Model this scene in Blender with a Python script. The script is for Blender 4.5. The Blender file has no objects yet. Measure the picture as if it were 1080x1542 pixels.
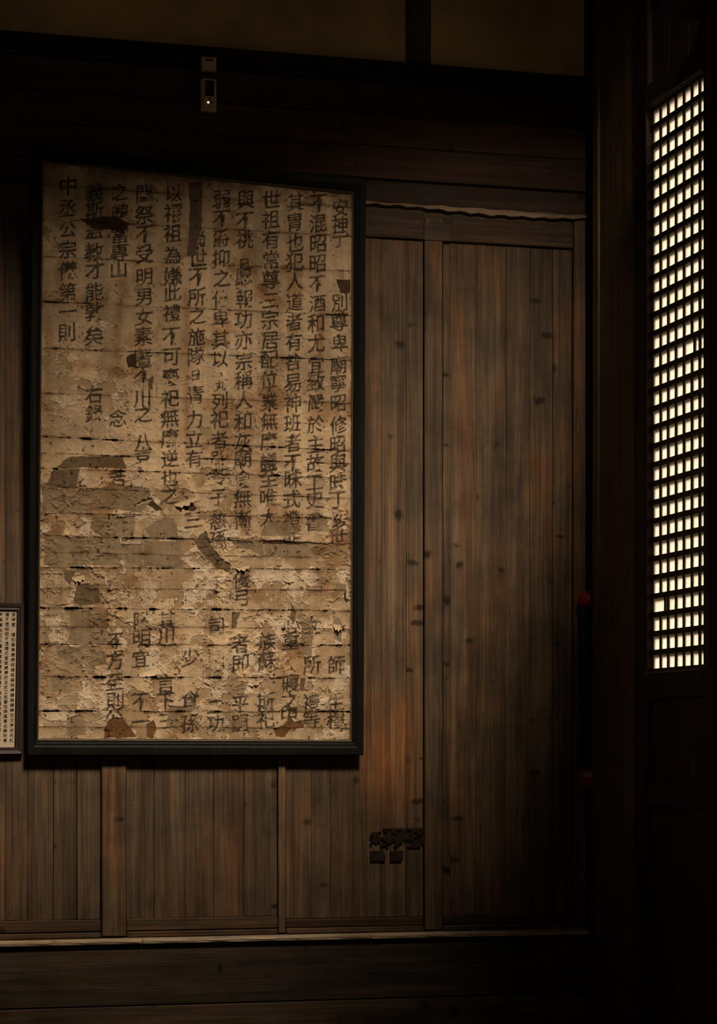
import bpy, bmesh, math, random
import numpy as np
from mathutils import Vector

# ------------------------------------------------------------------ camera, world, lights, exposure
W, H = 1080, 1542
F = 3530.0                       # focal length in pixels of the 1080 px wide frame
TH = math.atan(3530 / 12980)     # the hall wall recedes to the right
HY = 1130.0                      # horizon row
D, EYE, XR = 8.5, 1.55, 3.2      # camera distance, eye height, plane of the right wall
sc = bpy.context.scene
col = sc.collection
cd = bpy.data.cameras.new('camera'); cam = bpy.data.objects.new('camera', cd); col.objects.link(cam)
cd.sensor_fit = 'HORIZONTAL'; cd.sensor_width = 36; cd.lens = 36 * F / W
cd.shift_y = (HY - H / 2) / W; cd.clip_start = 0.05; cd.clip_end = 100
cam.location = (0, -D, EYE); cam.rotation_euler = (math.pi / 2, 0, -TH)
sc.camera = cam
wd = bpy.data.worlds.new('world'); sc.world = wd; wd.use_nodes = True
wd.node_tree.nodes['Background'].inputs[0].default_value = (1, .82, .55, 1)
wd.node_tree.nodes['Background'].inputs[1].default_value = 0.22
vs = sc.view_settings
sc.display_settings.display_device = 'sRGB'
vs.view_transform = 'Standard'; vs.look = 'None'; vs.gamma = 1; vs.use_curve_mapping = False
vs.exposure = 0.0
try:
    sc.cycles.use_denoising = True
    sc.cycles.max_bounces = 6; sc.cycles.diffuse_bounces = 3
except Exception: pass

def light(name, kind, loc, target, energy, color, **kw):
    ld = bpy.data.lights.new(name, kind); o = bpy.data.objects.new(name, ld); col.objects.link(o)
    o.location = loc; o.rotation_euler = (Vector(target) - Vector(loc)).to_track_quat('-Z', 'Y').to_euler()
    ld.energy = energy; ld.color = color
    for k, v in kw.items(): setattr(ld, k, v)
    return o
# daylight falling down the sky well on to the wall
light('sky_well_daylight', 'AREA', (2.4, -7.5, 9.3), (1.9, 0, 2.3), 1330, (1, .82, .62), shape='RECTANGLE', size=1.6, size_y=1.6)
# faint fill light added behind the camera to lift the dark plaster
light('front_fill', 'AREA', (-1.5, -10.6, 2.4), (1.5, 0, 3.2), 19, (1, .74, .46), shape='RECTANGLE', size=2.5, size_y=2.0)
# sun on the outside of the papered lattice
light('sun', 'SUN', (9, 3, 8), (9 - 1, 3 - .62, 8 - .80), 8.2, (1, .86, .76), angle=math.radians(26))

random.seed(7); rng = np.random.default_rng(7)
ct, st = math.cos(TH), math.sin(TH)
def ray(px, py):
    u, v = (px - 540) / F, (HY - py) / F
    return st + u * ct, ct - u * st, v
def PB(px, py, off=0.0):         # picture position -> point on the back wall, off metres in front of it
    x, y, z = ray(px, py); t = (D - off) / y
    return Vector((x * t, -off, EYE + z * t))
def PR(px, py, off=0.0):         # the same on the right wall
    x, y, z = ray(px, py); t = (XR - off) / x
    return Vector((XR - off, y * t - D, EYE + z * t))
def BX(px, off=0.0): return PB(px, 800, off).x
def BZ(px, py, off=0.0): return PB(px, py, off).z
def RY(px, off=0.0): return PR(px, 800, off).y
def RZ(px, py, off=0.0): return PR(px, py, off).z

# ------------------------------------------------------------------ helpers
def mesh_obj(name, verts, faces, mat, parent=None, loc=None):
    me = bpy.data.meshes.new(name)
    v = [Vector(p) for p in verts]
    if loc is None:
        loc = sum(v, Vector()) / len(v)
    loc = Vector(loc)
    me.from_pydata([p - loc for p in v], [], faces); me.update()
    if mat: me.materials.append(mat)
    o = bpy.data.objects.new(name, me); col.objects.link(o); put(o, loc, parent)
    return o
def put(o, loc, parent):
    if parent is not None:
        o.parent = parent; o.location = Vector(loc) - Vector(parent.location)
    else: o.location = loc
def box(name, a, b, mat, parent=None, bev=0.0, seg=1, jag=0.0):
    a = Vector(a); b = Vector(b)
    lo = Vector((min(a.x, b.x), min(a.y, b.y), min(a.z, b.z))); hi = Vector((max(a.x, b.x), max(a.y, b.y), max(a.z, b.z)))
    c = (lo + hi) / 2; s = hi - lo
    bm = bmesh.new(); bmesh.ops.create_cube(bm, size=1)
    for v in bm.verts: v.co = Vector((v.co.x * s.x, v.co.y * s.y, v.co.z * s.z)) + Vector((random.uniform(-jag, jag), random.uniform(-jag, jag), random.uniform(-jag, jag)))
    if bev: bmesh.ops.bevel(bm, geom=bm.edges[:] , offset=min(bev, min(s) * .45), segments=seg, affect='EDGES', profile=.6)
    me = bpy.data.meshes.new(name); bm.to_mesh(me); bm.free(); me.materials.append(mat)
    o = bpy.data.objects.new(name, me); col.objects.link(o); put(o, c, parent)
    return o
def empty(name, loc):
    o = bpy.data.objects.new(name, None); col.objects.link(o); o.location = loc; o.empty_display_size = .05
    return o
def tag(o, label, cat, group=None):
    o['label'] = label; o['category'] = cat
    if group: o['group'] = group
    return o
def struct(o, label=None, cat=None):
    o['kind'] = 'structure'
    if label: o['label'] = label; o['category'] = cat
    return o
def dup(o, loc, parent):
    c = o.copy(); col.objects.link(c); c.parent = None; put(c, loc, parent); return c

# ------------------------------------------------------------------ materials
def newmat(name, rough=.7, spec=.3):
    m = bpy.data.materials.new(name); m.use_nodes = True
    nt = m.node_tree; b = nt.nodes['Principled BSDF']
    b.inputs['Roughness'].default_value = rough; b.inputs['Specular IOR Level'].default_value = spec
    return m, nt, b
def nd(nt, t, **kw):
    n = nt.nodes.new(t)
    for k, v in kw.items():
        if k.startswith('i_'): n.inputs[k[2:]].default_value = v
        else: setattr(n, k, v)
    return n
def ramp(nt, fac, stops):
    r = nt.nodes.new('ShaderNodeValToRGB'); e = r.color_ramp.elements
    while len(e) < len(stops): e.new(.5)
    for el, (p, c) in zip(e, stops): el.position = p; el.color = (*c, 1) if len(c) == 3 else c
    nt.links.new(fac, r.inputs[0]); return r.outputs[0]
def mix(nt, mode, fac, a, b):
    n = nt.nodes.new('ShaderNodeMix'); n.data_type = 'RGBA'; n.blend_type = mode
    for s, v in ((n.inputs[0], fac), (n.inputs[6], a), (n.inputs[7], b)):
        if hasattr(v, 'is_output'): nt.links.new(v, s)
        else: s.default_value = v if not isinstance(v, tuple) or len(v) == 4 else (*v, 1)
    return n.outputs[2]
def wood(name, dark, mid, light_, axis='Z', rough=.62, knots=1.0, orange=.6, var=.35, bump=.25, grain=1.0, spec=.25, orange_area=None):
    """weathered board: grain along axis, knots, boards that differ from one another, worn and stained areas"""
    m, nt, b = newmat(name, rough, spec); L = nt.links.new
    tc = nd(nt, 'ShaderNodeTexCoord'); oi = nd(nt, 'ShaderNodeObjectInfo'); geo = nd(nt, 'ShaderNodeNewGeometry')
    mul = nd(nt, 'ShaderNodeVectorMath', operation='SCALE'); mul.inputs[0].default_value = (37, 53, 71); L(oi.outputs['Random'], mul.inputs['Scale'])
    add = nd(nt, 'ShaderNodeVectorMath', operation='ADD'); L(tc.outputs['Object'], add.inputs[0]); L(mul.outputs[0], add.inputs[1])
    def mapped(along, across):
        mp = nd(nt, 'ShaderNodeMapping')
        mp.inputs['Scale'].default_value = tuple(along if a == axis else across for a in 'XYZ')
        L(add.outputs[0], mp.inputs[0]); return mp.outputs[0]
    # wobble so that grain is never ruled
    wob = nd(nt, 'ShaderNodeTexNoise', i_Scale=1.0, i_Detail=5.0, i_Roughness=.7); L(mapped(16, 22), wob.inputs['Vector'])
    g1 = nd(nt, 'ShaderNodeTexNoise', i_Scale=1.0, i_Detail=7.0, i_Roughness=.65, i_Distortion=.5); L(mapped(1.1 * grain, 26 * grain), g1.inputs['Vector'])
    g2 = nd(nt, 'ShaderNodeTexNoise', i_Scale=1.0, i_Detail=4.0, i_Roughness=.6, i_Distortion=.25); L(mapped(2.5 * grain, 170 * grain), g2.inputs['Vector'])
    c = ramp(nt, g1.outputs[0], [(.28, dark), (.5, mid), (.75, light_)])
    fine = ramp(nt, g2.outputs[0], [(.3, (.42, .42, .42)), (.62, (1.25, 1.25, 1.25))])
    c = mix(nt, 'MULTIPLY', .75, c, fine)
    # broad patches in the wood: orange where the lacquer holds, grey where it has gone
    pn = nd(nt, 'ShaderNodeTexNoise', i_Scale=1.0, i_Detail=4.0, i_Roughness=.6, i_Distortion=.6); L(mapped(1.7, 5.5), pn.inputs['Vector'])
    pat = ramp(nt, pn.outputs[0], [(.36, (.62, .72, .80)), (.5, (1, 1, 1)), (.68, (1.45, 1.02, .66))])
    c = mix(nt, 'MULTIPLY', orange, c, pat)
    # grime blotches with their own shape
    gn = nd(nt, 'ShaderNodeTexNoise', i_Scale=2.3, i_Detail=6.0, i_Roughness=.7); L(geo.outputs['Position'], gn.inputs['Vector'])
    gr = ramp(nt, gn.outputs[0], [(.36, (.42, .41, .40)), (.54, (1, 1, 1)), (.7, (1.15, 1.12, 1.08))])
    c = mix(nt, 'MULTIPLY', .7, c, gr)
    # old varnish peeled along ragged edges
    fn = nd(nt, 'ShaderNodeTexNoise', i_Scale=1.0, i_Detail=7.0, i_Roughness=.62, i_Distortion=.8)
    fm = nd(nt, 'ShaderNodeMapping'); fm.inputs['Scale'].default_value = (5.5, 1, 2.6) if axis == 'Z' else (1.6, 1, 9); L(geo.outputs['Position'], fm.inputs[0]); L(fm.outputs[0], fn.inputs['Vector'])
    fr = ramp(nt, fn.outputs[0], [(.40, (.70, .72, .76)), (.47, (.92, .90, .88)), (.52, (1, 1, 1)), (.60, (1.05, 1.02, .98)), (.63, (1.28, 1.20, 1.10))])
    c = mix(nt, 'MULTIPLY', .8, c, fr)
    if orange_area:
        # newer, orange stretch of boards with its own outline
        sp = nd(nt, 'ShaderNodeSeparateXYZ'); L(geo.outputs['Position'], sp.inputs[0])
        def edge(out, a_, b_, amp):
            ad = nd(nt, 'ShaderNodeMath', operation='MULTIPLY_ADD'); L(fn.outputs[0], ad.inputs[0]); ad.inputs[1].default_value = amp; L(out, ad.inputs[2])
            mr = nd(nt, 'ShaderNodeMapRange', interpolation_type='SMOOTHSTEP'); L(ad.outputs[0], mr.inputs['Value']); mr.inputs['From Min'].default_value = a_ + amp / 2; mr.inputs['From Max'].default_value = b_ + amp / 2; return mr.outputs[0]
        x0, x1, z0, z1 = orange_area
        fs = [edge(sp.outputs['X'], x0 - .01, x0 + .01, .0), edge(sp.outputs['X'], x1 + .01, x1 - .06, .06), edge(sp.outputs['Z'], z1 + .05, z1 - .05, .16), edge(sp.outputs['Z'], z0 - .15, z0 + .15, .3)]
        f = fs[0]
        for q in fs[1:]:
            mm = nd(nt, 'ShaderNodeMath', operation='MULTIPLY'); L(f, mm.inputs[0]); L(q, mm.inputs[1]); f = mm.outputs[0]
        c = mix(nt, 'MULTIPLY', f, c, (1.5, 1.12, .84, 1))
    # knots
    if knots:
        vw = nd(nt, 'ShaderNodeVectorMath', operation='SCALE'); vw.inputs['Scale'].default_value = .5; L(wob.outputs['Color'], vw.inputs[0])
        va = nd(nt, 'ShaderNodeVectorMath', operation='ADD'); L(mapped(9.0, 8.0), va.inputs[0]); L(vw.outputs[0], va.inputs[1])
        vo = nd(nt, 'ShaderNodeTexVoronoi', i_Scale=1.0, i_Randomness=1.0); L(va.outputs[0], vo.inputs['Vector'])
        sep = nd(nt, 'ShaderNodeSeparateColor'); L(vo.outputs['Color'], sep.inputs[0])
        gt = nd(nt, 'ShaderNodeMapRange'); L(sep.outputs[0], gt.inputs['Value']); gt.inputs['From Min'].default_value = .35; gt.inputs['From Max'].default_value = 1; gt.inputs['To Min'].default_value = -.1; gt.inputs['To Max'].default_value = .12
        sub = nd(nt, 'ShaderNodeMath', operation='SUBTRACT'); L(vo.outputs['Distance'], sub.inputs[0]); L(gt.outputs[0], sub.inputs[1])
        kf = ramp(nt, sub.outputs[0], [(.0, (.14, .12, .10)), (.03, (.40, .34, .30)), (.09, (.85, .82, .8)), (.16, (1, 1, 1))])
        c = mix(nt, 'MULTIPLY', knots, c, kf)
        v2 = nd(nt, 'ShaderNodeVectorMath', operation='ADD'); L(mapped(15, 6.5), v2.inputs[0]); L(vw.outputs[0], v2.inputs[1])
        vo2 = nd(nt, 'ShaderNodeTexVoronoi', i_Scale=1.0, i_Randomness=1.0); L(v2.outputs[0], vo2.inputs['Vector'])
        sp2 = nd(nt, 'ShaderNodeSeparateColor'); L(vo2.outputs['Color'], sp2.inputs[0])
        mr2 = nd(nt, 'ShaderNodeMapRange'); L(sp2.outputs[1], mr2.inputs['Value']); mr2.inputs['From Min'].default_value = .5; mr2.inputs['To Min'].default_value = -.12; mr2.inputs['To Max'].default_value = .16
        sb2 = nd(nt, 'ShaderNodeMath', operation='SUBTRACT'); L(vo2.outputs['Distance'], sb2.inputs[0]); L(mr2.outputs[0], sb2.inputs[1])
        c = mix(nt, 'MULTIPLY', knots * .9, c, ramp(nt, sb2.outputs[0], [(.0, (.15, .12, .10)), (.03, (.45, .40, .36)), (.10, (1, 1, 1))]))
    # each board its own tone
    rv = ramp(nt, oi.outputs['Random'], [(0, (1 - var, 1 - var, 1 - var)), (.5, (1, .97, .94)), (1, (1 + var * .8, 1 + var * .7, 1 + var * .55))])
    c = mix(nt, 'MULTIPLY', 1.0, c, rv)
    L(c, b.inputs['Base Color'])
    bp = nd(nt, 'ShaderNodeBump', i_Strength=bump, i_Distance=.004)
    hs = nd(nt, 'ShaderNodeMath', operation='ADD'); L(g1.outputs[0], hs.inputs[0]); L(g2.outputs[0], hs.inputs[1])
    L(hs.outputs[0], bp.inputs['Height']); L(bp.outputs[0], b.inputs['Normal'])
    return m
def plain(name, c, rough=.6, spec=.3, noise=.25, scale=14, bump=0.0):
    m, nt, b = newmat(name, rough, spec); L = nt.links.new
    tc = nd(nt, 'ShaderNodeTexCoord'); n = nd(nt, 'ShaderNodeTexNoise', i_Scale=scale, i_Detail=5.0, i_Roughness=.65); L(tc.outputs['Object'], n.inputs['Vector'])
    r = ramp(nt, n.outputs[0], [(.3, tuple(v * (1 - noise) for v in c)), (.7, tuple(min(1, v * (1 + noise)) for v in c))])
    L(r, b.inputs['Base Color'])
    if bump:
        bp = nd(nt, 'ShaderNodeBump', i_Strength=bump, i_Distance=.003); L(n.outputs[0], bp.inputs['Height']); L(bp.outputs[0], b.inputs['Normal'])
    return m
M = {}
M['board'] = wood('weathered_board', (.048, .028, .015), (.100, .063, .035), (.180, .120, .070), 'Z', var=.15, orange_area=(BX(546), BX(641), BZ(590, 1230), BZ(590, 1045)))
M['beam'] = wood('dark_beam', (.030, .012, .006), (.055, .025, .012), (.090, .046, .023), 'X', orange=.5, bump=.2)
M['rail'] = wood('rail_board', (.040, .022, .011), (.072, .042, .022), (.125, .080, .044), 'X', knots=.9)
M['dado'] = wood('dado_board', (.036, .024, .014), (.064, .043, .026), (.110, .076, .047), 'X', orange=.4)
M['raw'] = wood('raw_wood', (.13, .090, .052), (.24, .17, .105), (.38, .28, .18), 'X', knots=.8, var=.1, orange=.2)
M['ledge'] = wood('pale_ledge', (.30, .22, .14), (.48, .37, .25), (.62, .50, .36), 'X', knots=.5, var=.1, orange=.2)
M['moulding'] = wood('black_moulding', (.010, .005, .003), (.018, .009, .005), (.034, .018, .010), 'X', knots=0, bump=.1)
M['door'] = wood('door_wood', (.020, .009, .005), (.034, .017, .009), (.055, .029, .016), 'Z', knots=.4, orange=.3)
M['pillar'] = wood('pillar_wood', (.055, .038, .019), (.090, .064, .032), (.14, .10, .053), 'Z', knots=.3, orange=.3)
M['lattice'] = plain('lattice_wood', (.030, .016, .009), .6, .3)
M['black'] = plain('black_lacquer', (.009, .006, .005), .55, .3)
M['plaster'] = plain('old_plaster', (.52, .37, .18), .9, .1, noise=.3, scale=2.2, bump=.2)
M['frame'] = wood('frame_lacquer', (.0040, .0040, .0032), (.0060, .0062, .0050), (.010, .0102, .0082), 'Z', knots=0, orange=0, rough=.6, bump=.08, var=.1, spec=.12)
M['frame_red'] = wood('small_frame_wood', (.022, .013, .010), (.036, .021, .016), (.055, .034, .026), 'Z', knots=0, orange=0, rough=.45, bump=.1, var=.1, spec=.4)
M['moulding_gold'] = plain('inner_moulding_wood', (.10, .075, .048), .4, .4)
M['backing'] = plain('backing_board', (.060, .034, .018), .9, .1, noise=.4, scale=20)
M['plastic'] = plain('beige_plastic', (.55, .43, .24), .45, .4, noise=.05)
M['screen'] = plain('dark_screen', (.008, .008, .010), .15, .5, noise=.1)
M['red'] = plain('red_paint', (.30, .020, .018), .35, .5, noise=.15)
M['grey_label'] = plain('grey_label', (.42, .34, .31), .6, .3, noise=.1)
M['conduit'] = plain('black_conduit', (.006, .006, .006), .6, .2, noise=.1)
M['stone'] = plain('plinth_stone', (.060, .035, .026), .9, .1, noise=.3, scale=9, bump=.4)
M['floor'] = plain('stone_floor', (.10, .085, .07), .8, .2, noise=.3, scale=3)
M['shell'] = plain('dark_timber', (.035, .022, .014), .9, .1, noise=.3, scale=3)
M['print_paper'] = plain('cream_paper', (.46, .37, .26), .8, .2, noise=.10, scale=9)
M['ink'] = plain('black_ink', (.020, .015, .012), .7, .2, noise=.2)
M['remnant'] = plain('torn_poster_paper', (.020, .012, .008), .85, .1, noise=.6, scale=60)
m, nt, b = newmat('led', .5); b.inputs['Emission Color'].default_value = (1, .93, .8, 1); b.inputs['Emission Strength'].default_value = 1.6; M['led'] = m
# window paper: lets the sun through
def panemat():
    m = bpy.data.materials.new('window_paper'); m.use_nodes = True; nt = m.node_tree; nt.nodes.clear(); L = nt.links.new
    out = nd(nt, 'ShaderNodeOutputMaterial'); tr = nd(nt, 'ShaderNodeBsdfTranslucent'); df = nd(nt, 'ShaderNodeBsdfDiffuse'); mx = nd(nt, 'ShaderNodeMixShader')
    oi = nd(nt, 'ShaderNodeObjectInfo'); geo = nd(nt, 'ShaderNodeNewGeometry')
    n = nd(nt, 'ShaderNodeTexNoise', i_Scale=1.0, i_Detail=5.0, i_Roughness=.7); mp = nd(nt, 'ShaderNodeMapping'); mp.inputs['Scale'].default_value = (40, 160, 30)
    L(geo.outputs['Position'], mp.inputs[0]); L(mp.outputs[0], n.inputs['Vector'])
    a = ramp(nt, oi.outputs['Random'], [(0, (.86, .76, .60)), (.35, (.90, .84, .66)), (.6, (.93, .78, .64)), (.85, (.80, .78, .55)), (1, (.95, .84, .68))])
    c = mix(nt, 'MULTIPLY', .8, a, ramp(nt, n.outputs[0], [(.25, (.62, .55, .42)), (.5, (.97, .95, .92)), (.7, (1, 1, 1))]))
    L(c, tr.inputs[0]); L(c, df.inputs[0]); mx.inputs[0].default_value = .25
    L(tr.outputs[0], mx.inputs[1]); L(df.outputs[0], mx.inputs[2]); L(mx.outputs[0], out.inputs[0])
    return m
M['pane'] = panemat()
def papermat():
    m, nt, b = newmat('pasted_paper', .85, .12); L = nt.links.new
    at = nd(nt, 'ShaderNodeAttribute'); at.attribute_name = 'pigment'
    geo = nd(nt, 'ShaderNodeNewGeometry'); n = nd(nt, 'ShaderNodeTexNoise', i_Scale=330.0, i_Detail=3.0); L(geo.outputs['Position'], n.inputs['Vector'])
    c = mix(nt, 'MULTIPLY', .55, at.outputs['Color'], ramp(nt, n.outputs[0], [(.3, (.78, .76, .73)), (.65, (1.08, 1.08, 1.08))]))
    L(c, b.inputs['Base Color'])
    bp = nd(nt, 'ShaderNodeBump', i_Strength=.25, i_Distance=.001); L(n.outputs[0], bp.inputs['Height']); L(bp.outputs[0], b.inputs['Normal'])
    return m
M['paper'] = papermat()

# ------------------------------------------------------------------ the hall: shell, ceiling with its sky well
CEIL = 5.7
wb = struct(box('wall_back', (-4.2, .035, 0), (XR + .3, .2, CEIL), M['shell']))
struct(box('floor', (-4.2, -11.2, -.1), (XR + .3, .2, 0), M['floor']))
struct(box('wall_left', (-4.2, -11.2, 0), (-4.0, .03, CEIL), M['shell']))
struct(box('wall_front', (-4.0, -11.2, 0), (XR + .1, -11.0, CEIL), M['shell']))
def prism(bm, pts, z0, z1):
    lo = [bm.verts.new((x, y, z0)) for x, y in pts]; hi = [bm.verts.new((x, y, z1)) for x, y in pts]
    bm.faces.new(lo[::-1]); bm.faces.new(hi)
    for i in range(len(pts)):
        j = (i + 1) % len(pts); bm.faces.new((lo[i], lo[j], hi[j], hi[i]))
# the high ceiling stops short of the sky well; an added unseen low slab cuts the light on its far side
EA = [(-.6, -3.88), (.95, -3.68), (1.72, -3.46), (2.04, -3.34), (2.46, -3.12), (2.87, -2.92)]  # ceiling edge, bent to shape the light on the wall
EB = [(3.01, -1.41), (2.79, -2.03), (2.36, -2.77), (2.10, -2.87), (1.38, -2.91), (.69, -2.91), (-.6, -2.95)]  # edge of the added slab, shaped for the shade low and right
def slab(name, polys, z):
    bm = bmesh.new()
    for pts in polys: prism(bm, pts, z, z + .08)
    bmesh.ops.recalc_face_normals(bm, faces=bm.faces)
    me = bpy.data.meshes.new(name); bm.to_mesh(me); bm.free(); me.materials.append(M['shell'])
    o = bpy.data.objects.new(name, me); col.objects.link(o); struct(o)
slab('ceiling', [[(-4.3, .3), (-4.3, -11.3), (-.6, -11.3), (-.6, .3)]] + [[(a_[0], .3), a_, b_, (b_[0], .3)] for a_, b_ in zip(EA, EA[1:])] + [[(2.87, .3), (2.87, -11.3), (3.6, -11.3), (3.6, .3)]], 5.7)
slab('trim_9', [[(3.5, -1.2), (3.5, -11.3), (3.04, -11.3), (3.04, -1.2)], [(3.04, -1.2), (3.04, -11.3), (3.01, -11.3), (3.01, -1.41)]] + [[a_, (a_[0], -11.3), (b_[0], -11.3), b_] for a_, b_ in zip(EB, EB[1:])], 4.0)
# closed box added unseen around the sky well lamp, keeps the sun out
for i, (a, b_) in enumerate((((-4.3, -12, CEIL), (-4.2, .3, 11)), ((XR + .3, -12, CEIL), (XR + .4, .3, 11)), ((-4.3, .2, CEIL), (XR + .4, .3, 11)),
                             ((-4.3, -12, CEIL), (XR + .4, -11.9, 11)), ((-4.3, -12, 10.9), (XR + .4, .3, 11)))):
    struct(box('trim_%d' % (i + 1), a, b_, M['shell']))

# ------------------------------------------------------------------ back wall
T0 = BZ(440, 90) + .005           # underside of the plaster
TB = BZ(700, 316)                 # underside of the beam
DL = BZ(350, 1410)                # dado ledge
# plaster field with its post
def bpart(name, x0, x1, z0, z1, f, mat, bev=.003, jag=0.0, back=.035):
    return box(name, (x0, -f, z0), (x1, back, z1), mat, wb, bev, 1, jag)
XL, XC = BX(-150), BX(881)
bpart('plaster_panel', XL, BX(612), T0, CEIL - .005, .0, M['plaster'])
bpart('plaster_panel', BX(648), XC, T0, CEIL - .005, .0, M['plaster'])
bpart('post', BX(612), BX(648), T0, CEIL - .005, .012, M['pillar'])
# black moulding under it, stepped
bpart('moulding', XL, XC, T0 - .022, T0 + .006, .050, M['moulding'], .006)
bpart('moulding', XL, XC, T0 - .044, T0 - .024, .036, M['moulding'], .006)
bpart('moulding', XL, XC, T0 - .066, T0 - .046, .024, M['moulding'], .006)
# beam of horizontal boards
zs = [T0 - .068, T0 - .19, T0 - .31, T0 - .435, TB]
for k in range(4):
    for x0, x1 in ([(XL, BX(150 + 90 * k % 300)), (BX(150 + 90 * k % 300), XC)] if k % 2 else [(XL, XC)]):
        bpart('beam_board', x0 + .001, x1 - .001, zs[k + 1] + .0015, zs[k] - .0015, .020 + .003 * (k % 3), M['beam'], .004, .0015)
# pale, ragged, chamfered edge under the beam
vsx, fsx = [], []
N = 130; XS = BX(540)
for i in range(N + 1):
    t = i / N; x = XS + (XC - XS) * t; px = 540 + 341 * t
    wdt = .006 + .016 * min(1, max(0, (px - 600) / 130)) + .003 * math.sin(i * .53) + random.uniform(-.0015, .0015)
    if px > 820: wdt *= 1 - .45 * (px - 820) / 60
    top = TB + .004 + .0015 * math.sin(i * .31)
    low_ = TB - wdt * .85
    vsx += [(x, .0, top), (x, -.0205, top), (x, -.0275, low_), (x, -.016, low_ - .002), (x, .0, low_ - .002)]
for i in range(N):
    for j in range(5):
        k = (j + 1) % 5; fsx.append((5 * i + j, 5 * i + k, 5 * i + 5 + k, 5 * i + 5 + j))
mesh_obj('splintered_edge', vsx, fsx, M['raw'], wb)['label'] = 'pale splintered wood edge along the underside of the beam'
# head rail boards of the panelling
TR0 = TB - .012; TR1 = BZ(700, 366)
for a, b_ in ((-150, 152), (190, 418), (430, 637), (679, 862)):
    bpart('head_rail', BX(a), BX(b_), TR1, TR0, .012, M['rail'], .003, .001)
# stiles (with a pointed head between the leaves)
for a, b_, f in ((152, 190, .013), (418, 429.6, .012), (638.2, 665.6, .013), (862, 880.5, .016)):
    x0, x1 = BX(a) + .001, BX(b_) - .001
    zt = TR0 if a > 800 else TR0 - .03
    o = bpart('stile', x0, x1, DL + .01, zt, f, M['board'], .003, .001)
x0, x1, xm = BX(637.5), BX(678), BX(651)
mesh_obj('stile_head', [(x0, -.016, TR1 + .0), (x1, -.016, TR1), (x1, -.016, TR0 - .065), (xm, -.016, TR0 - .028), (x0, -.016, TR0 - .065),
                        (x0, .03, TR1), (x1, .03, TR1), (x1, .03, TR0 - .065), (xm, .03, TR0 - .028), (x0, .03, TR0 - .065)],
         [(0, 1, 2, 3, 4), (9, 8, 7, 6, 5)] + [(i, i + 5, (i + 1) % 5 + 5, (i + 1) % 5) for i in range(5)], M['rail'], wb)
bpart('filler_rail', BX(636), BX(680), TR1, TR0, .010, M['rail'], .002)
# planks of the panels
rows = [[-150, -110, -68, -30, 8, 42, 80, 116, 151.5], [190.5, 232, 279, 322, 367, 417.5], [430, 469, 498, 532, 574, 612, 637],
        [667.2, 678, 717, 762, 798, 833, 861.5]]
for r in rows:
    for a, b_ in zip(r, r[1:]):
        g = .0004 if random.random() < .75 else .0011
        bot = DL + .01 + (.062 if b_ < 430 else .05)
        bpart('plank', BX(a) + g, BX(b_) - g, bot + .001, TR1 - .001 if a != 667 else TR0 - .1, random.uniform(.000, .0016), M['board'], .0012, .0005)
for a, b_ in ((-150, 151.5), (190.5, 417.5), (430, 637), (667, 861.5)):
    bpart('foot_rail', BX(a), BX(b_), DL + .028, DL + .01 + (.062 if b_ < 430 else .05), .008, M['rail'], .003, .001)
    bpart('foot_moulding', BX(a), BX(b_), DL + .004, DL + .026, .014, M['rail'], .004, .001)
# dado ledge and boards
n = 3
for i in range(n):
    a = XL + (XC - XL) * i / n; b_ = XL + (XC - XL) * (i + 1) / n
    v = []; f = []
    S = 24
    for k in range(S + 1):
        x = a + .001 + (b_ - a - .002) * k / S; w1 = .0015 * math.sin(k * 1.3 + i) + random.uniform(-.0012, .0012)
        v += [(x, .02, DL + .004), (x, -.030, DL + .002), (x, -.047 + w1, DL - .007 + w1), (x, -.044, DL - .016), (x, .02, DL - .016)]
    for k in range(S):
        for j in range(5):
            q = (j + 1) % 5; f.append((5 * k + j, 5 * k + q, 5 * k + 5 + q, 5 * k + 5 + j))
    f += [(0, 1, 2, 3, 4), tuple(5 * S + j for j in (4, 3, 2, 1, 0))]
    mesh_obj('ledge', v, f, M['ledge'], wb)
zz = [DL - .018, DL - .245, DL - .46, .10]
for k in range(3):
    cut = [XL, XC]
    for a, b_ in zip(cut, cut[1:]):
        bpart('dado_board', a + .0008, b_ - .0008, zz[k + 1] + .001, zz[k] - .001, .022 + random.uniform(0, .004), M['dado'], .003, .0012)
bpart('moulding', XL, XC, 0.002, .098, .04, M['dado'], .006)

# ------------------------------------------------------------------ right wall, corner, pillar
wr = struct(box('wall_right', (XR + .055, -11.2, 0), (XR + .25, RY(1063), CEIL), M['shell']))   # beyond the leaf, towards the camera
wr2 = struct(box('wall_right', (XR + .055, RY(940) , 0), (XR + .25, .2, CEIL), M['shell']))
LT, LB = RZ(1020, 136), RZ(1020, 1007.5)      # lattice opening
struct(box('trim_6', (XR + .055, RY(1063), LT + .30), (XR + .25, RY(940), CEIL), M['shell']))
struct(box('trim_7', (XR + .055, RY(1063), 0), (XR + .25, RY(940), LB - .02), M['shell']))
struct(tag(box('trim_8', (BX(881), -.05, 0), (XR + .05, .03, CEIL), M['black'], None, .004), 'black corner post where the two timber walls meet', 'post'))
pe = empty('pillar', (XR, -.3, 0)); struct(tag(pe, 'dark squared timber pillar board between the corner and the lattice door', 'pillar'))
PZ = RZ(930, 1424)
box('shaft', (XR - .0, RY(955), PZ), (XR + .05, RY(904), CEIL), M['pillar'], pe, .004)
box('edge_board', (XR - .008, RY(903.5), PZ), (XR + .05, RY(894.5), CEIL), M['pillar'], pe, .01, 2)
box('edge_board', (XR - .004, RY(959), PZ), (XR + .05, RY(955.5), CEIL), M['door'], pe, .003)
box('plinth', (XR - .02, RY(963), 0), (XR + .05, RY(888), PZ - .001), M['stone'], pe, .012, 2)

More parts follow.
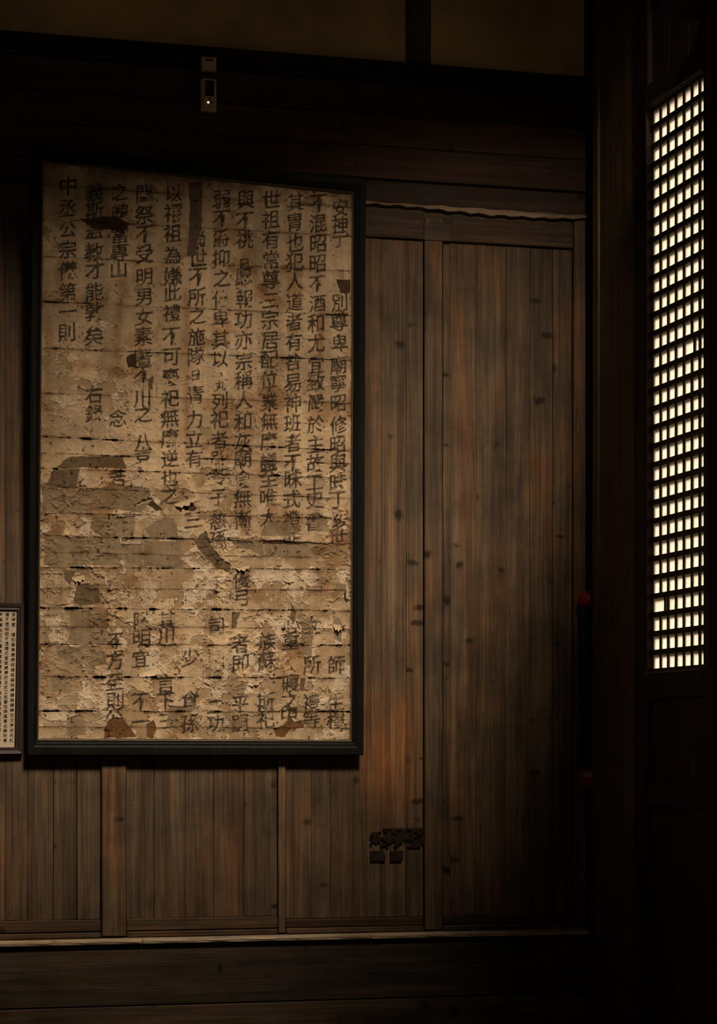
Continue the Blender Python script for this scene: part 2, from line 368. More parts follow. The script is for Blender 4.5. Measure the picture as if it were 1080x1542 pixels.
# ------------------------------------------------------------------ lattice door leaf
d1 = empty('door_1', (XR, RY(1020), .02)); struct(tag(d1, 'dark lattice door leaf with sunlit paper panes in a small grid', 'door'))
yl, yr = RY(977.5), RY(1061.5)                 # lattice opening in depth
DB = .02
def dpart(name, pa, pb, z0, z1, x0, x1, mat=M['door'], bev=.003):
    return box(name, (XR + x0, pa, z0), (XR + x1, pb, z1), mat, d1, bev)
dpart('stile', yl, RY(960.5), DB, 4.6, -.006, .052)
dpart('stile_bead', yl - .0, yl + .012, LB - .01, LT + .01, -.012, .0, bev=.003)
dpart('stile', yr, RY(1078), DB, 4.6, -.006, .052)
dpart('stile_bead', RY(1071), RY(1073.5), LB - .01, 4.3, -.016, -.004, M['pillar'])
dpart('rail', yl, yr, LT, LT + .09, -.006, .052)
dpart('rail_bead', yl, yr, LT + .004, LT + .014, -.014, -.004, M['pillar'])
dpart('rail', yl, yr, LT + .42, LT + .52, -.006, .052)
dpart('rail', yl, yr, LB - .10, LB - .002, -.006, .052)
dpart('sill_bead', yl, yr, LB - .012, LB - .004, -.020, -.004, M['raw'], .002)
dpart('rail', yl, yr, LB - .48, LB - .40, -.006, .052)
dpart('rail', yl, yr, DB, DB + .15, -.006, .052)
w3 = (yr - yl) / 3
for k in range(3):
    a, b_ = yl + w3 * k, yl + w3 * (k + 1)
    dpart('panel_board', a - .001, b_ + .001, DB + .15, LB - .48, .010, .03, bev=.003)
    dpart('panel_board', a - .001, b_ + .001, LB - .40, LB - .10, .012, .03, bev=.003)
    dpart('panel_board', a - .001, b_ + .001, LT + .09, LT + .42, .012, .03, bev=.003)
    dpart('panel_board', a - .001, b_ + .001, LT + .52, 4.6, .012, .03, bev=.003)
R = 30; pz = (LT - LB) / R
hb, vb = .019, .0055                           # heights and widths of the bars
XP = XR + .016                                 # plane of the paper
ys = [RY(x) for x in (977.5, 989.2, 1000.5, 1012.3, 1024.2, 1036.2, 1048.0, 1059.6)] + [yr]
hbar = None
for k in range(R + 1):
    z = LB + pz * k
    if hbar is None:
        hbar = box('horizontal_bar', (XP - .010, yl, z - hb / 2), (XP + .017, yr, z + hb / 2), M['lattice'], d1, .0012)
    else: dup(hbar, (XP + .0035, (yl + yr) / 2, z), d1)
vbar = pane = None
for k in range(R):
    z = LB + pz * (k + .5)
    yk = list(ys)
    if k == 3: yk[1] = yk[1] + (ys[2] - ys[1]) * .62       # displaced pieces
    if k == 16: yk[5] = yk[5] + (ys[6] - ys[5]) * .35
    for j in range(1, 8):
        y = yk[j] + random.uniform(-.0012, .0012)
        if vbar is None: vbar = box('vertical_bar', (XP - .006, y - vb / 2, z - pz / 2 + hb / 2 - .001), (XP + .022, y + vb / 2, z + pz / 2 - hb / 2 + .001), M['lattice'], d1, .001)
        else: dup(vbar, (XP + .008, y, z), d1)
    for j in range(8):
        a, b_ = yk[j], yk[j + 1]
        ww, hh = (a - b_), pz
        if pane is None:
            vv, ff = [], []
            for p in range(4):
                for q in range(4):
                    vv.append((0.0012 * math.sin(p * 1.9 + q), (p / 3 - .5), (q / 3 - .5)))
            for p in range(3):
                for q in range(3): i0 = p * 4 + q; ff.append((i0, i0 + 1, i0 + 5, i0 + 4))
            pane = mesh_obj('paper_pane', vv, ff, M['pane'], d1, (0, 0, 0)); o = pane
        else: o = pane.copy(); col.objects.link(o)
        put(o, (XP + random.uniform(0, .0006), (a + b_) / 2, z), d1); o.scale = (1, ww, hh)
# next leaf towards the camera, a sliver of its stile shows
d2 = empty('door_2', (XR, RY(1100), .02)); struct(tag(d2, 'edge of the next dark door leaf at the right border', 'door'))
box('stile', (XR + .0, RY(1079), .02), (XR + .05, RY(1095), 4.6), M['door'], d2, .004)
box('panel_board', (XR + .012, RY(1095), .02), (XR + .045, RY(1150), 4.6), M['door'], d2, .003)

# ------------------------------------------------------------------ glyphs
_tx = bpy.data.curves.new('glyph', 'FONT'); _to = bpy.data.objects.new('glyph', _tx); col.objects.link(_to)
_cache = {}
def glyph(ch):
    """triangles of a character, em units, centred"""
    if ch not in _cache:
        _tx.body = ch; _tx.resolution_u = 3; _tx.offset = .010
        bpy.context.view_layer.update()
        me = bpy.data.meshes.new_from_object(_to.evaluated_get(bpy.context.evaluated_depsgraph_get()))
        me.calc_loop_triangles()
        co = np.array([v.co[:2] for v in me.vertices], float).reshape(-1, 2)
        tr = np.array([t.vertices[:] for t in me.loop_triangles], int).reshape(-1, 3)
        bpy.data.meshes.remove(me)
        co -= np.array([.49, .345])
        _cache[ch] = (co, tr)
    return _cache[ch]

# ------------------------------------------------------------------ noise in numpy
_tab = rng.random((8, 256, 256))
def vn(x, y, s, k=0):
    x = x / s + 31.7 * k; y = y / s + 17.3 * k
    xi = np.floor(x).astype(int); yi = np.floor(y).astype(int); fx = x - xi; fy = y - yi
    fx = fx * fx * (3 - 2 * fx); fy = fy * fy * (3 - 2 * fy); T = _tab[k % 8]
    a = T[yi & 255, xi & 255]; b = T[yi & 255, (xi + 1) & 255]; c = T[(yi + 1) & 255, xi & 255]; d = T[(yi + 1) & 255, (xi + 1) & 255]
    return (a * (1 - fx) + b * fx) * (1 - fy) + (c * (1 - fx) + d * fx) * fy
def fbm(x, y, s, k=0, o=4, r=.55):
    v = 0; a = 1; t = 0
    for i in range(o):
        v = v + a * vn(x, y, s / 2 ** i, k + i); t += a; a *= r
    return v / t
def sm(x, a, b):
    t = np.clip((x - a) / (b - a), 0, 1); return t * t * (3 - 2 * t)

# ------------------------------------------------------------------ the writing on the big sheet (position of each character in the picture)
COLS = [
 (100, 98, '中281 丞314 公346 宗376 儀407 第439 一469 則500'),
 (139, 137, '義290 斯317 盖347 教380 才406 能439 敦469 矣505 右593 錄621'),
 (176, 169, '之290 魄320 當353 專380 山405 念629 若719 八739 不964 方995 至1027 則1056 公1081'),
 (213, 207, '閨292 祭324 不352 受382 明416 男446 女476 素506 著537 不562 川599 之622 八665 豈685 陞934 明961 宜992 不1056 一1088'),
 (256, 245, '以291 禰321 祖352 為384 嫌416 此441 禮471 不505 可536 褻567 祀599 無629 庸659 逆690 也719 之745 其934 川957 言1030 下1056 三1086'),
 (294, 281, '尚360 世389 不416 所447 之475 施507 隊536 日564 青594 力631 立661 有690 三782 少990 倉1055 孫1090'),
 (329, 320, '弱300 不329 爵359 抑389 之419 使450 卑480 其511 以540 丸580 列604 祀631 者662 雖691 苓717 子748 慈784 孫812 司942 二1064 功1090'),
 (364, 357, '與301 不332 祧361 日397 愿416 報450 功481 亦512 宗544 稱572 人602 和634 灰665 廟690 食721 無750 慚782 優872 弓900 者970 即999 平1060 嗣1089'),
 (404, 397, '世302 祖331 有361 常392 尊421 三452 宗482 居512 配541 位572 業605 無634 庸664 議695 至720 唯749 大779 族966 蘇995 斯1057 祀1084'),
 (441, 433, '其305 胄335 也366 犯395 人424 道455 者485 有515 咎545 易576 神607 班637 者667 不696 昧721 式752 禮782 非806 心940 重966 寢1029 之1056 中1078'),
 (477, 466, '不306 混337 昭367 昭397 不427 酒457 和487 尤517 宜550 致576 嚴607 於639 主669 故697 工726 史752 書786 女942 所1001 禮1059 等1084'),
 (511, 504, '安314 神339 亍360 別456 尊485 卑517 廟550 寧577 昭607 修640 昭669 與697 時727 丁752 多787 世811 師1002 生1059 穆1084')]
SS = 3; GX0, GY0 = 50, 235
ink = np.zeros((900 * SS, 490 * SS), np.float32)
def raster(tri):
    x0 = int(max(0, math.floor(tri[:, 0].min()))); x1 = int(min(ink.shape[1] - 1, math.ceil(tri[:, 0].max())))
    y0 = int(max(0, math.floor(tri[:, 1].min()))); y1 = int(min(ink.shape[0] - 1, math.ceil(tri[:, 1].max())))
    if x1 < x0 or y1 < y0: return
    X, Y = np.meshgrid(np.arange(x0, x1 + 1), np.arange(y0, y1 + 1))
    (ax, ay), (bx, by), (cx, cy) = tri
    d = (bx - ax) * (cy - ay) - (by - ay) * (cx - ax)
    if abs(d) < 1e-9: return
    s = ((bx - ax) * (Y - ay) - (by - ay) * (X - ax)) / d; t = ((cx - bx) * (Y - by) - (cy - by) * (X - bx)) / d; u = 1 - s - t
    ink[y0:y1 + 1, x0:x1 + 1][(s >= -.02) & (t >= -.02) & (u >= -.02)] = 1
for xt, xb, txt in COLS:
    for item in txt.split():
        ch, y = item[0], float(item[1:])
        x = xt + (xb - xt) * (y - 300) / 780
        co, tr = glyph(ch)
        em = 29.5 * random.uniform(.94, 1.05) * (.62 if ch in '日丸' else 1)
        gx = co[:, 0] * em * .96; gy = -co[:, 1] * em
        gy = gy - .10 * gx                                      # brush strokes climb to the right
        gx = gx + .4 * np.sin(gy * .35 + y); gy = gy + .5 * np.sin(gx * .3 + y * 2)
        P = np.stack([(gx + x + random.uniform(-.8, .8) - GX0) * SS, (gy + y + .05 * (xt - 300) / 100 - GY0) * SS], 1)
        for t in tr: raster(P[t])
def blur(a, r):
    for _ in range(r):
        a = (a + np.roll(a, 1, 0) + np.roll(a, -1, 0)) / 3; a = (a + np.roll(a, 1, 1) + np.roll(a, -1, 1)) / 3
    return a
yy, xx = np.mgrid[0:ink.shape[0], 0:ink.shape[1]]
wx, wy = xx / SS + GX0, yy / SS + GY0
ink = blur(ink, 2)
weight = .38 + .42 * (vn(wx, wy, 9, 2) - .5) + .35 * (vn(wx, wy, 2.4, 5) - .5)        # swelling and dry strokes
ink = sm(ink, weight - .14, weight + .14) * (.72 + .28 * sm(vn(wx, wy, 5, 3), .15, .5))
ink = blur(ink.astype(np.float32), 1)
def ink_at(ix, iy):
    x = np.clip((ix - GX0) * SS, 0, ink.shape[1] - 2); y = np.clip((iy - GY0) * SS, 0, ink.shape[0] - 2)
    xi = x.astype(int); yi = y.astype(int); fx = x - xi; fy = y - yi
    return (ink[yi, xi] * (1 - fx) + ink[yi, xi + 1] * fx) * (1 - fy) + (ink[yi + 1, xi] * (1 - fx) + ink[yi + 1, xi + 1] * fx) * fy

# bare patches where the sheet has come away, and one painted shadow line: (points, tone)
BARE_AND_SHADOW = [
 ([(202, 749), (222, 751), (240, 765), (231, 768), (216, 758), (203, 754)], 'k'), ([(261, 758), (275, 751), (293, 763), (289, 770), (270, 765)], 'k'),
 ([(338, 808), (400, 812), (500, 817), (500, 821), (400, 818), (338, 813)], 'k'), ([(516, 886), (523, 890), (524, 908), (518, 902)], 'k'), ([(502, 936), (516, 942), (518, 950), (504, 946)], 'k'),  # the first strip is a long shadow line painted dark
 ([(118, 330), (150, 326), (172, 324), (192, 336), (180, 352), (168, 346), (135, 342)], 'k'),
 ([(279, 276), (300, 272), (299, 330), (290, 382), (277, 384), (280, 330)], 'd'),
 ([(505, 421), (527, 420), (527, 441), (512, 441), (509, 428)], 'k'),
 ([(186, 535), (200, 530), (203, 552), (188, 552)], 'k'), ([(218, 570), (227, 566), (226, 586), (218, 584)], 'd'),
 ([(106, 684), (180, 686), (186, 705), (170, 704), (84, 702)], 'd'), ([(79, 705), (118, 704), (112, 733), (68, 731), (74, 716)], 'd'),
 ([(64, 734), (140, 736), (168, 727), (222, 735), (222, 757), (205, 771), (170, 766), (120, 768), (64, 769)], 'm'),
 ([(136, 777), (200, 776), (198, 808), (150, 807), (133, 795)], 'm'), ([(242, 776), (258, 780), (264, 808), (222, 808), (214, 796)], 'm'),
 ([(66, 806), (176, 808), (185, 830), (176, 850), (66, 850)], 'm'), ([(213, 813), (266, 815), (270, 853), (212, 852)], 'm'),
 ([(178, 818), (210, 818), (210, 850), (190, 848)], 'm'), ([(92, 857), (112, 857), (103, 880), (97, 874)], 'd'),
 ([(112, 880), (147, 876), (148, 908), (118, 912), (108, 905)], 'd'), ([(104, 918), (158, 918), (161, 966), (140, 969), (98, 968), (106, 940)], 'm'),
 ([(84, 972), (150, 972), (158, 1000), (130, 1004), (86, 990)], 'm'),
 ([(287, 812), (304, 798), (310, 812), (326, 838), (345, 848), (342, 861), (318, 852), (298, 832)], 'd'),
 ([(340, 808), (392, 812), (392, 838), (372, 826), (350, 822)], 'm'),
 ([(388, 806), (396, 784), (430, 782), (450, 798), (440, 806)], 'm'), ([(394, 818), (500, 818), (526, 834), (460, 838), (395, 837)], 'm'),
 ([(474, 775), (490, 778), (492, 802), (474, 800)], 'm'),
 ([(345, 921), (357, 921), (352, 945), (344, 946)], 'd'), ([(436, 908), (444, 922), (440, 940), (434, 930)], 'd'), ([(505, 878), (522, 880), (512, 906), (498, 900)], 'm'),
 ([(500, 930), (512, 932), (514, 968), (502, 962)], 'm'), ([(446, 926), (470, 940), (468, 988), (446, 984), (452, 950)], 'm'),
 ([(350, 1026), (371, 1026), (362, 1046), (344, 1048)], 'm'), ([(450, 1022), (459, 1022), (455, 1042), (450, 1040)], 'd'),
 ([(248, 1062), (290, 1063), (284, 1076), (262, 1072), (264, 1098), (248, 1096)], 'm'),
 ([(160, 1084), (182, 1080), (190, 1092), (201, 1110), (152, 1112), (154, 1098)], 'r'), ([(217, 1092), (226, 1086), (232, 1098), (226, 1112), (216, 1110)], 'r'),
 ([(406, 1098), (424, 1092), (432, 1078), (440, 1088), (452, 1084), (456, 1096), (434, 1098), (424, 1111), (412, 1108)], 'r'),
 ([(370, 782), (372, 806), (366, 806)], 'm'), ([(76, 1020), (100, 1020), (98, 1042), (76, 1040)], 'm'), ([(100, 1080), (122, 1078), (128, 1108), (98, 1108)], 'm')]
TONE = {'k': (.060, .036, .019), 'd': (.140, .094, .053), 'm': (.245, .175, .105), 'r': (.140, .066, .026)}
NEWS = [(64, 862, 108, 914), (66, 922, 98, 968), (150, 880, 204, 912), (206, 872, 352, 914), (385, 500, 428, 520), (398, 726, 440, 742), (455, 870, 490, 900),
        (350, 618, 386, 665), (184, 560, 226, 620), (66, 590, 96, 620), (238, 972, 270, 1000), (300, 980, 345, 1030), (408, 880, 450, 914)]
def inside(ix, iy, poly):
    r = np.zeros(ix.shape, bool); n = len(poly)
    for i in range(n):
        (xa, ya), (xb_, yb) = poly[i], poly[(i + 1) % n]
        if ya == yb: continue
        r ^= ((ya > iy) != (yb > iy)) & (ix < (xb_ - xa) * (iy - ya) / (yb - ya) + xa)
    return r
def sheet(ix, iy, dist_seam):
    """pigment and relief of the pasted papers at picture positions"""
    jx = (fbm(ix, iy, 14, 1, 4) - .5) * 11; jy = (fbm(ix, iy, 14, 6, 4) - .5) * 11
    dmg = .05 + .10 * sm(iy, 380, 560) + .50 * sm(iy, 640, 760) - .22 * sm(iy, 1000, 1080)
    dmg = dmg - .28 * sm(ix, 210, 300) * (1 - sm(iy, 780, 820)) * sm(iy, 640, 700)
    n1 = fbm(ix + jx, iy + jy, 34, 0, 6, .62)
    n1 = n1 + .10 * np.exp(-dist_seam / 4.5) * (vn(ix, iy, 22, 4) > .45)
    th = .70 - .30 * dmg
    torn = n1 > th                                             # top sheet gone, under-sheet shows
    n2 = fbm(ix + jx * .6 + 300, iy + jy * .6, 24, 3, 6, .6)
    th2 = .735 - .26 * dmg
    patch = (n2 > th2) & (iy > 480)                                          # pale fragments standing proud
    # colours
    vert = fbm(ix * 3.2, iy * .25, 30, 2, 4)
    base = np.stack([np.full(ix.shape, v) for v in (.45, .325, .200)], -1)
    low = fbm(ix, iy, 85, 5, 4)
    base *= (1.0 + .9 * (low - .5) + .5 * (fbm(ix, iy, 28, 3, 4) - .5))[..., None]
    # separate sheets differ a little: seams of paper at these columns
    cols_ = np.floor((ix + 2 * np.sin(iy / 40)) / 38.5).astype(int); rws = np.floor(iy / 121).astype(int)
    tint = _tab[0][(rws * 7 + 3) & 255, (cols_ * 13) & 255]
    base *= (1 + .10 * (tint - .5))[..., None]
    under = np.stack([np.full(ix.shape, v) for v in (.325, .222, .128)], -1) * (1 + .5 * (fbm(ix, iy, 26, 7, 4) - .5))[..., None]
    pale = np.stack([np.full(ix.shape, v) for v in (.60, .47, .33)], -1)
    colr = base.copy(); h = np.full(ix.shape, 1.6)
    colr[torn] = under[torn]
    ed = np.clip((th - n1) / .05, 0, 1)                        # distance inside the top sheet from its torn edge
    curl = np.where(torn, 0, np.exp(-ed * 3.2))
    h = np.where(torn, .3, 1.5 + curl * 5.0 * vn(ix, iy, 9, 3))
    lightedge = (~torn) & (ed < .22)
    colr[lightedge] = (colr * .4 + pale * .6)[lightedge]
    colr[patch] = (pale * (.80 + .4 * (fbm(ix, iy, 12, 1, 3) - .3))[..., None])[patch]
    h = np.where(patch, h + 1.3 + 3.6 * np.clip(1 - (n2 - th2) / .03, 0, 1) * vn(ix, iy, 7, 1), h)
    bare = np.zeros(ix.shape, bool)
    for poly, tn in BARE_AND_SHADOW:
        x0 = min(p[0] for p in poly) - 8; x1 = max(p[0] for p in poly) + 8; y0 = min(p[1] for p in poly) - 8; y1 = max(p[1] for p in poly) + 8
        bb = (ix > x0) & (ix < x1) & (iy > y0) & (iy < y1)
        if not bb.any(): continue
        m_ = np.zeros(ix.shape, bool); m_[bb] = inside(ix[bb] + jx[bb] * .55, iy[bb] + jy[bb] * .45, poly)
        c = np.array(TONE[tn]); f = (1 + .35 * (fbm(ix, iy, 40, 4, 4) - .5) + .12 * (vn(ix, iy, 3, 2) - .5))[..., None]
        colr[m_] = (c * f)[m_]; h[m_] = {'k': -1.2, 'd': -.6, 'm': 0.0, 'r': -.9}[tn]; bare |= m_
    # newsprint on the under papers: rules and rows of tiny type
    for k, (x0, y0, x1, y1) in enumerate(NEWS):
        m_ = (ix > x0) & (ix < x1) & (iy > y0) & (iy < y1)
        if not m_.any(): continue
        pitch = 4.2; cx = (ix - x0) / pitch; cy = (iy - y0) / 2.6
        dash = (_tab[3][(cy.astype(int) * 3 + k) & 255, (cx.astype(int) * 5) & 255] > .30) & ((cx % 1) > .3) & ((cx % 1) < .8) & ((cy % 1) < .6)
        gap = ((cy / 9).astype(int) + cx.astype(int)) % 4 == 0
        rule = (((ix - x0) % 26) < .8) | (((iy - y0) % 25) < .8)
        colr[m_ & dash & ~gap] *= .68; colr[m_ & rule] *= .72
    # fibre, grime, stains, painted crevice shade
    colr *= (1 + .45 * (vert - .5))[..., None] * (1 + .16 * (vn(ix, iy, 1.6, 6) - .5))[..., None]
    rust = np.exp(-((ix - 176 - 5 * np.sin(iy / 30)) / 8) ** 2) * sm(iy, 395, 430) * (1 - sm(iy, 545, 600)) \
        + .9 * np.exp(-((ix - 276) / 7) ** 2) * sm(iy, 425, 450) * (1 - sm(iy, 640, 700)) + .9 * np.exp(-((ix - 480) / 6) ** 2) * sm(iy, 440, 460) * (1 - sm(iy, 560, 620)) \
        + .6 * np.exp(-((ix - 74) / 9) ** 2) * sm(iy, 460, 500) * (1 - sm(iy, 720, 760)) + .8 * np.exp(-((iy - 553 - 6 * np.sin(ix / 25)) / 8) ** 2) * sm(ix, 70, 110) * (1 - sm(ix, 200, 240)) \
        + .6 * np.exp(-((ix - 380 - 10 * np.sin(iy / 22)) / 10) ** 2) * sm(iy, 385, 405) * (1 - sm(iy, 440, 470)) \
        + .7 * sm(fbm(ix, iy, 55, 3, 5), .57, .70)
    rust = np.clip(rust * (.35 + 1.1 * fbm(ix * 1.5, iy, 12, 5, 4)), 0, 1)
    colr *= 1 - rust[..., None] * np.array([.32, .47, .60])
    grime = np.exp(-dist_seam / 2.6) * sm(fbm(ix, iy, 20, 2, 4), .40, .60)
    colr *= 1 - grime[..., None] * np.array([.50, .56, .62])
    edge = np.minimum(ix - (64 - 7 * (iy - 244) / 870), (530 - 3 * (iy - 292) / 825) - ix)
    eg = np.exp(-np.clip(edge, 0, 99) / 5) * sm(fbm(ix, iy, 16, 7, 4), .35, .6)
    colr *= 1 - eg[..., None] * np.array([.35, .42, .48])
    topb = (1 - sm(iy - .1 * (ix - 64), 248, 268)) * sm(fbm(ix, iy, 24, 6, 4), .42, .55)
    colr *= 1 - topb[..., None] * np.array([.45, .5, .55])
    sp = fbm(ix, iy, 5.5, 4, 2) > .835 - .03 * sm(iy, 600, 800)
    colr[sp] *= np.array([.30, .25, .2])
    colr *= (1 - .42 * (1 - sm(dist_seam, .5, 1.5)) * sm(vn(ix, iy, 30, 3), .1, .5))[..., None]  # shade of the seam crevices, painted as a dark line
    # cracks
    ck = np.abs(fbm(ix + jx, iy + jy, 30, 6, 4) - .5); cm = (ck < .006) & (vn(ix, iy, 40, 1) > .52)
    colr[cm] *= .5
    h = np.where(cm, h - .5, h)
    # ink survives only where its paper does
    I = ink_at(ix, iy) * np.where(bare, .12, 1.0)
    wear = 1 - (.15 + .35 * sm(iy, 680, 800)) * sm(fbm(ix, iy, 10, 0, 3), .60, .74)
    I = np.clip(I * wear * .93, 0, 1)[..., None]
    inkc = np.array([.026, .018, .012])
    colr = colr * (1 - I) + inkc * I
    # relief: wrinkles, cockled paper, seams curling
    wr_ = 1 - np.abs(2 * fbm(ix + jx * .7, iy * 1.3, 17, 2, 5) - 1)
    h = h + (1.0 + 5.5 * np.clip(dmg, 0, 1)) * wr_ ** 5 * np.where(torn, .6, 1) * (.25 + 1.1 * sm(fbm(ix + 90, iy, 48, 1, 3), .42, .62)) + .9 * (fbm(ix, iy, 30, 5, 3) - .5) + .22 * vn(ix, iy, 2.2, 7)
    sc_ = sm(vn(ix, iy, 16, 5), .5, .8) * np.exp(-dist_seam / 3.2) * (.5 + 2.4 * np.clip(dmg + .15, 0, 1))
    h = h + sc_ * 2.4
    return np.clip(colr, .004, .9), h * .001

# ------------------------------------------------------------------ big framed sheet
QP = [(64, 244), (530, 292), (527, 1115), (57, 1113)]         # paper TL TR BR BL in the picture
OFFS = [.135, .075, .040, .040]                                # how far it hangs off the wall
Q3 = [PB(p[0], p[1], o_) for p, o_ in zip(QP, OFFS)]
big = empty('framed_calligraphy', (Q3[3] + Q3[2]) / 2)
tag(big, 'large black-framed weathered calligraphy sheet with brushed characters on torn pasted paper', 'framed calligraphy')
nrm = (Q3[1] - Q3[0]).cross(Q3[3] - Q3[0]).normalized()
if nrm.y > 0: nrm = -nrm
A3 = [np.array(q) for q in Q3]; N3 = np.array(nrm)
def lin4(C, s, t):
    s = s[..., None]; t = t[..., None]
    return (C[0] * (1 - s) + C[1] * s) * (1 - t) + (C[3] * (1 - s) + C[2] * s) * t
QA = [np.array(p, float) for p in QP]
SEAMS = [(244, 292), (277, 313), (329, 356), (385, 408), (452, 475), (522, 542), (590, 607), (655, 678), (680, 698), (703, 719), (731, 750), (770, 780), (804, 818),
         (829, 840), (852, 857), (884, 888), (914, 919), (942, 946), (969, 971), (1018, 1021), (1070, 1072), (1094, 1096), (1113, 1115)]
GRID = .74
for k in range(len(SEAMS) - 1):
    (l0, r0), (l1, r1) = SEAMS[k], SEAMS[k + 1]
    nx = int(468 / GRID); ny = max(6, int(((l1 - l0) + (r1 - r0)) / 2 / GRID))
    s, v = np.meshgrid(np.linspace(0, 1, nx + 1), np.linspace(0, 1, ny + 1))
    xq = 60 + 468 * s
    strong = {4: .8, 5: .8, 7: 1.3, 8: .8, 9: 1.2, 12: 1.3, 14: 1.2, 16: 1.5, 18: 1.1, 19: 1.6, 20: 1.1}
    g0 = strong.get(k, .3) * (.0 + 1.5 * sm(fbm(xq, xq * 0 + k * 91, 18, k, 5, .7), .46, .75)); g1 = strong.get(k + 1, .3) * (.0 + 1.5 * sm(fbm(xq, xq * 0 + k * 91 + 91, 18, k + 1, 5, .7), .46, .75))
    if k == 0: g0 = g0 * 0
    if k == len(SEAMS) - 2: g1 = g1 * 0
    yl0 = l0 + (r0 - l0) * s; yl1 = l1 + (r1 - l1) * s
    wob = lambda q: 1.6 * (fbm(xq, xq * 0 + q * 57, 60, q, 3) - .5) * (0 if q in (0, len(SEAMS) - 1) else 1)
    ya = yl0 + wob(k) + g0; yb = yl1 + wob(k + 1) - g1
    iy = ya + (yb - ya) * v
    topy = 244 + 48 * s; boty = 1113 + 2 * s
    t = (iy - topy) / (boty - topy)
    ix = (64 + (57 - 64) * t) * (1 - s) + (530 + (527 - 530) * t) * s
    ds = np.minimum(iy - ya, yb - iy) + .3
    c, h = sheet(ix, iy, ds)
    # torn border on the left edge
    P = lin4(A3, s, t) + N3 * (h + .002)[..., None]
    org = np.array([P[..., i].mean() for i in range(3)])
    co = (P - org).reshape(-1, 3).astype(np.float32)
    me = bpy.data.meshes.new('paper_strip')
    nv = co.shape[0]; me.vertices.add(nv); me.vertices.foreach_set('co', co.ravel())
    idx = np.arange(nv).reshape(ny + 1, nx + 1)
    fq = np.stack([idx[:-1, :-1], idx[1:, :-1], idx[1:, 1:], idx[:-1, 1:]], -1).reshape(-1, 4)
    nf = fq.shape[0]
    me.loops.add(nf * 4); me.loops.foreach_set('vertex_index', fq.ravel().astype(np.int32))
    me.polygons.add(nf); me.polygons.foreach_set('loop_start', (np.arange(nf) * 4).astype(np.int32))
    me.update(calc_edges=True)
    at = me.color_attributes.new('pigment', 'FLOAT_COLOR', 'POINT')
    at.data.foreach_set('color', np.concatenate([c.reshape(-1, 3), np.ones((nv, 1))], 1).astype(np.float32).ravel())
    me.materials.append(M['paper'])
    o = bpy.data.objects.new('paper_strip', me); col.objects.link(o); put(o, Vector(org), big)
# curling flaps of paper standing off the sheet: (x, y, width, length, hang angle, curl)
def onsheet(px, py, off=0.0):
    s = (px - 60) / 468; t = (py - (244 + 48 * s)) / ((1113 + 2 * s) - (244 + 48 * s))
    return Vector(lin4(A3, np.array(s), np.array(t))) + nrm * off
for (fx, fy, fw, fl, ang, cur) in [(214, 756, 26, 9, 20, 70), (272, 752, 30, 12, 200, 75), (226, 586, 6, 22, 270, 60), (280, 600, 6, 40, 270, 55), (386, 630, 8, 30, 90, 50),
                                   (521, 890, 8, 22, 250, 80), (508, 940, 14, 12, 170, 70), (312, 716, 16, 8, 10, 70), (116, 866, 18, 10, 190, 60), (170, 882, 8, 14, 100, 70),
                                   (360, 850, 22, 10, 185, 65), (432, 872, 16, 6, 180, 80), (226, 500, 5, 24, 270, 60), (494, 780, 8, 34, 260, 60), (120, 735, 18, 8, 10, 60),
                                   (380, 1025, 24, 8, 200, 70), (262, 1018, 20, 5, 10, 70), (96, 912, 24, 5, 5, 60), (330, 884, 9, 14, 100, 60), (416, 690, 5, 26, 270, 55)]:
    n1_, n2_ = 9, 7; vv = []; cc = []
    a = math.radians(ang); lx, ly = -math.sin(a), -math.cos(a)       # direction of growth in the picture
    ax_, ay_ = math.cos(a), -math.sin(a)
    if fl > fw * 2: lx, ly, ax_, ay_ = -math.sin(a), math.cos(a), 0, 1; fw, fl = fl, fw
    for i in range(n1_):
        for j in range(n2_):
            q = j / (n2_ - 1); p = i / (n1_ - 1) - .5
            ll = fl * (1 - .5 * (2 * p) ** 2) * (1 + .25 * math.sin(i * 2.3))
            th_ = math.radians(cur) * q
            r = ll / math.radians(cur); along = r * math.sin(th_); up = r * (1 - math.cos(th_))
            x = fx + ax_ * fw * p + lx * along; y = fy + ay_ * fw * p + ly * along
            vv.append(onsheet(x, y, .0035 + up * .0024)); kf = .8 + .35 * random.random()
            cc += [.47 * kf, .35 * kf, .22 * kf, 1]
    ff = [(i * n2_ + j, i * n2_ + j + 1, (i + 1) * n2_ + j + 1, (i + 1) * n2_ + j) for i in range(n1_ - 1) for j in range(n2_ - 1)]
    o = mesh_obj('paper_flap', vv, ff, M['paper'], big)
    for p_ in o.data.polygons: p_.use_smooth = True
    at = o.data.color_attributes.new('pigment', 'FLOAT_COLOR', 'POINT'); at.data.foreach_set('color', cc)
# backing board
vv, ff = [], []; NB = 16
for dd in (-.004, -.016):
    for i in range(NB + 1):
        for j in range(NB + 1):
            sx_ = i / NB; tp = 241 + 48 * sx_; vv.append(onsheet(59 + 470 * sx_, tp + (1116.5 - tp) * j / NB, dd))
K = (NB + 1) ** 2
for i in range(NB):
    for j in range(NB):
        a = i * (NB + 1) + j; q = (a, a + 1, a + NB + 2, a + NB + 1); ff.append(q); ff.append(tuple(K + w for w in q[::-1]))
rim = [i * (NB + 1) for i in range(NB + 1)] + [NB * (NB + 1) + j for j in range(1, NB + 1)] + [i * (NB + 1) + NB for i in range(NB - 1, -1, -1)] + [j for j in range(NB - 1, 0, -1)]
for a, b_ in zip(rim, rim[1:] + rim[:1]): ff.append((a, b_, K + b_, K + a))
mesh_obj('backing_board', vv, ff, M['backing'], big)
